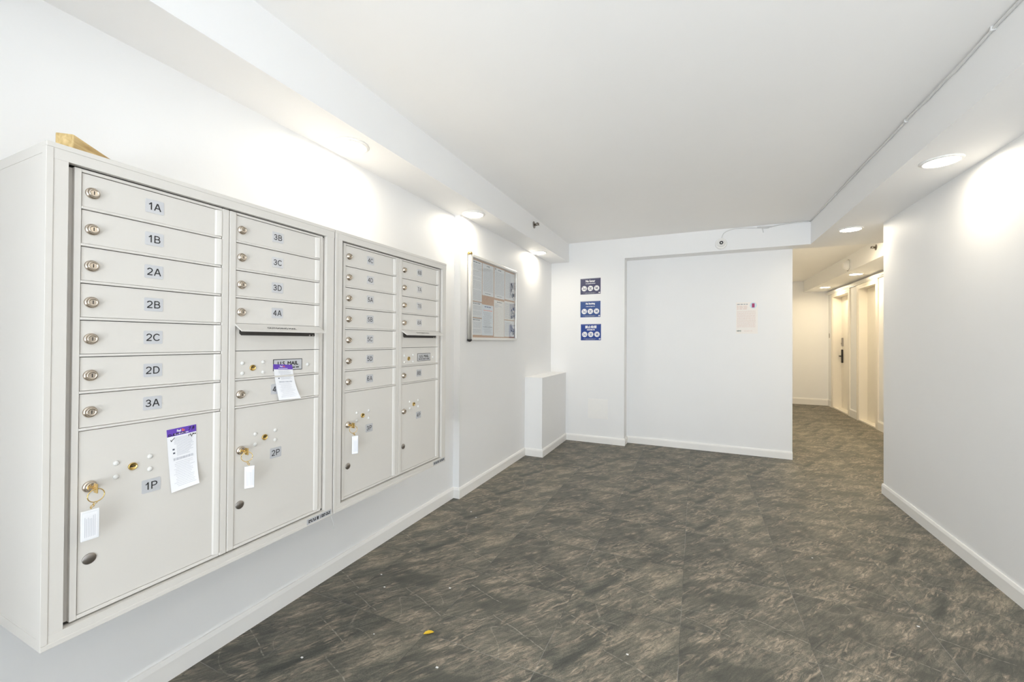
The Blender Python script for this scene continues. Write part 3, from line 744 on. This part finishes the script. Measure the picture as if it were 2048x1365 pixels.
sheets = [
    (2.960, 3.143, 1.592, 1.936, 'paper', 'closely printed sheet, top of the first column in the board', 0),
    (2.960, 3.143, 1.453, 1.585, 'paper', 'short sheet in the middle of the first column in the board', 1),
    (2.960, 3.143, 1.304, 1.446, 'paper', 'short sheet at the bottom of the first column in the board', 1),
    (3.154, 3.370, 1.656, 1.936, 'paper', 'closely printed letter above the bare cork patch', 2),
    (3.146, 3.366, 1.302, 1.574, 'paperblue', 'bluish printed form below the bare cork patch', 3),
    (3.386, 3.606, 1.654, 1.938, 'paper', 'closely printed letter with a pin at its top, third column', 2),
    (3.381, 3.600, 1.292, 1.634, 'paperwarm', 'faintly printed cream sheet at the bottom of the third column', 4),
    (3.617, 3.840, 1.662, 1.934, 'paper', 'sheet with dark blotches, top of the last column in the board', 5),
    (3.605, 3.840, 1.464, 1.646, 'paperwarm', 'sheet with dark blotches, middle of the last column in the board', 5),
    (3.607, 3.840, 1.296, 1.456, 'paper', 'sheet with dark blotches, bottom of the last column in the board', 5)]
for si, (y0, y1, z0, z1, pm, lb, kind) in enumerate(sheets):
    s_ = MB(left_xf(XBW)); rr = random.Random(40 + si); c = .0112
    s_.box(y0, y1, z0, z1, .0102, .0110, 0)
    wv = y1 - y0
    if kind in (0, 1):
        s_.line_text(y0 + .03, y1 - .03, z1 - .014, .008, c, 2, rnd=rr); z = z1 - .032
        while z > z0 + .012:
            if rr.random() < .15: z -= .008
            s_.line_text(y0 + (.012 if kind else .03), y1 - .012, z, .0038, c, 1, rnd=rr); z -= .0078
        if kind: s_.quad(y0 + .004, y1 - .004, z1 - .004, z1 - .001, c, 2)
    elif kind == 2:
        s_.line_text(y0 + .08, y1 - .08, z1 - .017, .009, c, 2, rnd=rr); z = z1 - .04
        while z > z0 + .035: s_.line_text(y0 + .015, y1 - .015, z, .0042, c, 1, rnd=rr); z -= .0080
        s_.line_text(y0 + .05, y1 - .06, z0 + .018, .005, c, 2, rnd=rr)
    elif kind == 3:
        s_.line_text(y0 + .05, y1 - .05, z1 - .018, .010, c, 3, rnd=rr); s_.line_text(y0 + .03, y1 - .02, z1 - .050, .006, c, 4, rnd=rr); z = z1 - .066
        while z > z0 + .02: s_.line_text(y0 + .02 + rr.random() * .03, y1 - .02 - rr.random() * .05, z, .0042, c, 1, rnd=rr); z -= .0088
        s_.line_text(y0 + .02, y1 - .02, z0 + .075, .005, c, 2, rnd=rr)
    elif kind == 4:
        s_.line_text(y0 + .06, y1 - .05, z1 - .016, .007, c, 2, rnd=rr)
        for q in range(4): s_.line_text(y0 + .02, y0 + .07 + rr.random() * .1, z1 - .034 - q * .01, .004, c, 1, rnd=rr)
        for q in range(20): s_.line_text(y0 + .03, y0 + .05 + rr.random() * .05, z1 - .10 - q * .0105, .003, c, 5, rnd=rr)
    else:
        z = z1 - .02
        while z > z0 + .012: s_.line_text(y0 + .014, y0 + wv * .60, z, .0045, c, 1, rnd=rr); z -= .0105
        for q in range(16):  # random dark blotches towards the far edge of the sheet
            a = y1 - .012 - rr.random() * .075; bz = z0 + .01 + rr.random() * (z1 - z0) * .55; hh = rr.uniform(.012, .04)
            s_.quad(a, a + rr.uniform(.006, .018), bz, min(bz + hh, z1 - .01), c + q * 1e-5, 2)
    if si == 5:
        s_.lathe([(.009, .0110), (.010, .013), (.006, .0165), (.001, .017)], y0 + .018, z1 - .014, 14, 6)
    tag(s_.build('pinned_sheet', [pm, 'faint', 'ink2', 'navy2', 'orange', 'pinkink', 'silver']), lb, 'paper', 'papers pinned in the notice board')

# ------------------------------------------------------------------ back wall: signs, papers, plate, camera
def nosmoke(xc, zc, wv, hv, navy, big, small, label, cjk, tilt):
    t_ = math.tan(tilt)
    def xf(a, b_, c): return (xc + a, YB - c, zc + b_ + a * t_)
    b = MB(xf)
    b.box(-wv / 2, wv / 2, -hv / 2, hv / 2, .0004, .0030, 0)
    c = .0034
    b.text(big, 0, hv * .335 - (.002 if cjk else 0), .034 if cjk else .027, c, 1, wid=.78 if not cjk else .98, bold=.0017)
    b.text(small, 0, hv * .170 - (.004 if cjk else 0), .016 if cjk else .0125, c, 1, wid=.74 if not cjk else .95, bold=.0006)
    for k in range(3):
        a = (k - 1) * wv * .308; z = -hv * .135; r = .0335
        b.ring(a, z, r * .80, r, c, 1); b.disc(a, z, r * .80, c - .0002, 1)
        pics = [((-.020, -.010, .020, -.004), (.012, .002, .020, .012)), ((-.018, -.013, .012, -.006), (-.004, .004, .016, .011)), ((-.012, -.012, .000, .010), (.004, -.012, .013, .014))][k]
        for q in pics: b.quad(a + q[0], a + q[2], z + q[1], z + q[3], c, 0)
        rr = r * .84; ww = .0042
        d0 = (.7071, -.7071); n0 = (.7071, .7071)
        for wid, mm, cc in ((.0075, 1, c + .0002), (.0048, 0, c + .0004)):
            vs = [(a - d0[0] * rr + n0[0] * wid / 2 * sg, z - d0[1] * rr + n0[1] * wid / 2 * sg, cc) for sg in (-1, 1)] + [(a + d0[0] * rr + n0[0] * wid / 2 * sg, z + d0[1] * rr + n0[1] * wid / 2 * sg, cc) for sg in (1, -1)]
            b.add(vs, [(0, 1, 2, 3)], mm)
    b.line_text(-wv * .36, wv * .26, -hv * .405, .0045, c, 2); b.line_text(-wv * .26, wv * .2, -hv * .45, .0045, c, 2)
    b.quad(wv * .40, wv * .48, -hv * .45, -hv * .385, c, 1)
    b.line_text(-wv * .45, wv * .45, hv * .465, .0030, c, 2)
    o = b.build('no_smoking_sign', [navy, 'white', 'ink'])
    return tag(o, label, 'sign', 'no smoking signs on the back wall')
nosmoke(-1.203, 1.9405, .253, .197, 'navy1', 'No fumar', 'ni usar cigarrillos electrónicos', 'faded purple-blue no smoking sign in Spanish, topmost of three', False, math.radians(.8))
nosmoke(-1.203, 1.6545, .251, .199, 'navy2', 'No Smoking', 'or Electronic Cigarette Use', 'blue no smoking sign in English, middle of three', False, math.radians(.6))
nosmoke(-1.196, 1.3675, .252, .201, 'navy3', '禁止吸煙', '或使用電子煙', 'deep blue no smoking sign in Chinese, lowest of three', True, math.radians(.5))
ap = MB(back_xf(YB)); ap.box(-1.228, -.982, .299, .543, .0005, .004, 0, .001).box(-1.214, -.996, .313, .529, .003, .006, 0, .001)
tag(ap.build('access_panel', 'dome'), 'square white access panel low on the back wall', 'panel')
pb = MB(back_xf(YR)); c = .0012
px0, px1, pz0, pz1 = .409, .620, 1.350, 1.700; rr = random.Random(9)
pb.box(px0, px1, pz0, pz1, .0003, .0009, 0)
pb.line_text(px0 + .01, px0 + .115, pz1 - .022, .008, c, 1, rnd=rr)
for q in range(3): pb.line_text(px0 + .01, px0 + .11, pz1 - .042 - q * .016, .009, c, 2, rnd=rr)
z = pz1 - .10
while z > pz0 + .065:
    pb.line_text(px0 + .01, px1 - .02, z, .0045, c, 3, rnd=rr); z -= .0125
pb.disc(px1 - .042, pz1 - .036, .034, c, 4); pb.box(px1 - .056, px1 - .030, pz1 - .060, pz1 - .014, c, c + .0003, 5)
pb.text('NYC', px0 + .030, pz0 + .030, .014, c, 6, bold=.0012)
pb.line_text(px0 + .08, px1 - .05, pz0 + .03, .005, c, 2, rnd=rr)
tag(pb.build('taped_notice', ['paperwarm', 'ink', 'pinkink', 'pinkink', 'sky', 'pink', 'green']), 'pale printed notice with magenta emblem on the recessed wall', 'notice')

SCm = thing('security_camera', 'small white dome security camera on the beam, black lens', 'camera', (.248, YB, 2.335))
MB(back_xf(YB)).lathe([(.060, 0), (.060, .012), (.054, .020), (.046, .022)], .248, 2.337, 32).build('mount_ring', 'dome', SCm)
MB(back_xf(YB)).lathe([(.040, .018), (.042, .030), (.037, .046), (.026, .058), (.018, .062)], .248, 2.337, 28).build('camera_ball', 'dome', SCm)
MB(back_xf(YB)).lathe([(.019, .058), (.019, .063), (.012, .064), (.004, .061)], .248, 2.337, 22).build('lens', 'cap', SCm, 'black camera lens')
cb = MB(); yy = YB - .0065
pts = [(.255, 2.395), (.258, 2.415), (.271, 2.447), (.30, 2.468), (.335, 2.480), (.388, 2.490), (.45, 2.488), (.532, 2.480), (.590, 2.474), (.640, 2.468), (.668, 2.461), (.700, 2.464)]
cb.tube([(x, yy, z) for x, z in pts], .0042, 8)
cb.tube([(.592, yy - .002, 2.477), (.640, yy - .002, 2.481), (.695, yy - .002, 2.476), (.722, yy - .002, 2.473)], .0085, 8)
cb.tube([(.722, yy, 2.473), (.750, yy, 2.478), (.80, yy, 2.487), (.86, yy, 2.491), (.94, yy, 2.493), (1.03, yy, 2.492), (1.056, yy, 2.4915)], .0060, 8)
cb.tube([(.640, yy, 2.468), (.643, yy, 2.448), (.648, yy, 2.420)], .0042, 8)
tag(cb.build('camera_cable', 'cable'), 'white cable with a plug running along the top of the beam', 'cable')
rc = MB(); xx = XR - .0065
yz = [(5.036, 2.4915), (4.6, 2.491), (4.2, 2.4905), (3.9, 2.489), (3.55, 2.4885), (3.142, 2.484), (2.952, 2.487), (2.866, 2.489), (2.712, 2.481), (2.556, 2.484), (2.485, 2.478), (2.292, 2.486), (2.223, 2.490), (2.119, 2.488), (1.9, 2.486), (1.6, 2.489), (1.2, 2.488), (.8, 2.489), (0, 2.489), (-1.6, 2.489)]
rc.tube([(xx, y, z) for y, z in yz], .0062, 8)
for y, z in ((2.952, 2.487), (2.223, 2.490), (4.2, 2.4905)): rc.box(xx - .009, xx + .0064, y - .004, y + .004, z - .009, z + .0088)
tag(rc.build('soffit_cable', 'cable'), 'white cable clipped along the top edge of the right soffit', 'cable')

# ------------------------------------------------------------------ sprinklers, smoke detector, switch
def sprinkler(xf_, a, b_, name, label, long):
    t = thing(name, label, 'sprinkler', xf_(a, b_, 0), 'sidewall sprinklers')
    MB(xf_).lathe([(.036, 0), (.035, .003), (.024, .007), (.014, .008)], a, b_, 24).build('escutcheon', 'steel', t)
    s_ = MB(xf_).lathe([(.011, .006), (.011, .022), (.008, .024)], a, b_, 12)
    for sg in (-1, 1): s_.tube([(a, b_ + sg * .010, .020), (a, b_ + sg * .012, .034), (a, b_ + sg * .003, .046)], .0028, 6)
    s_.box(a - .0022, a + .0022, b_ - .002, b_ + .002, .022, .046)
    s_.box(a - .017, a + .017, b_ - .011, b_ + .013, .046, .0485); s_.box(a - .017, a + .017, b_ + .011, b_ + .0135, .030, .048)
    s_.build('sprinkler_head', 'head', t)
sprinkler(left_xf(XS), 3.810, 2.417, 'fire_sprinkler', 'sprinkler head on the side of the left soffit', 0)
sprinkler(right_xf(1.988), -6.33, 2.415, 'fire_sprinkler', 'sprinkler head on the hallway soffit beside the right wall corner', 1)
SD = thing('smoke_detector', 'round white smoke detector on the side of the hallway soffit', 'smoke detector', (1.988, 7.29, 2.362))
MB(right_xf(1.988)).lathe([(.086, 0), (.086, .006), (.083, .012)], -7.29, 2.362, 36).build('base_plate', 'dome', SD)
MB(right_xf(1.988)).lathe([(.074, .010), (.074, .014), (.068, .040), (.056, .052), (.046, .054), (.044, .068), (.030, .072), (.002, .072)], -7.29, 2.362, 36).build('sensor_housing', 'dome', SD)
MB(right_xf(1.988)).ring(-7.29, 2.362, .0745, .083, .0125, 0, 36).build('shadow_gap', 'steel', SD, 'dark ring put in for the shadow around the housing')  # dark ring painted as the shadow between plate and housing
SW = thing('wall_switch', 'small white switch plate beside the far hallway door', 'switch', (XD, 9.90, 1.39))
MB(right_xf(XD)).box(-9.945, -9.860, 1.325, 1.455, 0, .008, 0, .002).build('switch_plate', 'dome', SW)
MB(right_xf(XD)).box(-9.920, -9.885, 1.345, 1.435, .008, .014, 0, .002).build('rocker', 'steel', SW, 'dark switch face')

# ------------------------------------------------------------------ recessed downlights
def downlight(x, y, z, label, em='emit'):
    t = thing('recessed_downlight', label, 'ceiling light', (x, y, z), 'recessed downlights')
    xf_ = down_xf(z)
    tr = MB(xf_); n = 36; prof = [(.074, .0100), (.074, .0010), (.090, 0), (.0905, .003), (.086, .0065), (.078, .0100)]
    vs = []; fs = []
    for r, c in prof:
        for i in range(n): a = 2 * PI * i / n; vs.append((x + r * math.cos(a), -y + r * math.sin(a), c))
    k = len(prof)
    for j in range(k):
        for i in range(n):
            j2 = (j + 1) % k; fs.append((j * n + i, j * n + (i + 1) % n, j2 * n + (i + 1) % n, j2 * n + i))
    tr.add(vs, fs, 0, True); tr.build('trim_ring', 'dome', t)
    MB(xf_).disc(x, -y, .0745, 5.5e-3, 0, 36).build('diffuser', em, t, 'glowing warm white diffuser')
downlight(-1.628, 1.577, ZS, 'lit recessed downlight above the mailboxes, left soffit')
downlight(-1.612, 2.825, ZS, 'lit recessed downlight above the notice board end nearest the mailboxes')
downlight(-1.626, 4.345, ZS, 'lit recessed downlight at the far end of the left soffit')
downlight(1.228, 3.012, ZS, 'lit recessed downlight beside the right wall')
downlight(1.240, 4.507, ZS, 'lit recessed downlight in the right soffit at the hallway mouth')
downlight(2.150, 7.590, ZH, 'lit recessed downlight over the nearer hallway door', 'emit_hall')
downlight(2.155, 9.196, ZH, 'lit recessed downlight over the far hallway door', 'emit_hall')
# unseen lamps added for more light, some carrying on the rows
downlight(2.145, 5.980, ZH, 'added unseen lit downlight in the hallway soffit behind the right wall corner', 'emit_hall')
downlight(1.600, 6.050, ZC, 'added unseen lit downlight in the hallway ceiling behind the beam', 'emit_hall')
downlight(1.228, 1.510, ZS, 'added unseen lit downlight in the right soffit before the picture edge')

# ------------------------------------------------------------------ bits on the floor
lf = MB(); vs = []; fs = []
sh = [(-.022, 0), (-.012, .008), (.002, .0105), (.014, .007), (.024, 0), (.014, -.006), (.0, -.009), (-.012, -.006)]
ca, sa = math.cos(.7), math.sin(.7)
for k, zz in ((0, .0025), (1, .0015)):
    for i, (a, b_) in enumerate(sh): vs.append((-1.041 + a * ca - b_ * sa, 1.460 + a * sa + b_ * ca, zz + abs(b_) * .45))
    vs.append((-1.041, 1.460, zz - .001))
n = len(sh)
for i in range(n): fs.append((n, i, (i + 1) % n)); fs.append((2 * n + 1, n + 1 + (i + 1) % n, n + 1 + i))
for i in range(n): fs.append((i, n + 1 + i, n + 1 + (i + 1) % n, (i + 1) % n))
lf.add(vs, fs)
tag(lf.build('fallen_leaf', 'leaf'), 'tiny yellow leaf lying on a tile joint', 'leaf')
cr = MB(); rr = random.Random(5)
for x, y in ((-1.532, 1.719), (-1.440, 1.639), (-1.415, 1.142), (-1.134, 1.771), (-.248, 1.695), (-.903, 1.323), (-1.25, 1.36), (.62, 2.9), (-1.5, 2.62), (-1.42, 2.55), (.9, 2.4)):
    r = rr.uniform(.0025, .005); cr.box(x - r, x + r, y - r * .7, y + r * .7, 0, .0015)
tag(cr.build('paper_crumbs', 'crumb'), 'scattered tiny white crumbs of paper on the tiles', 'crumbs', None, 'stuff')
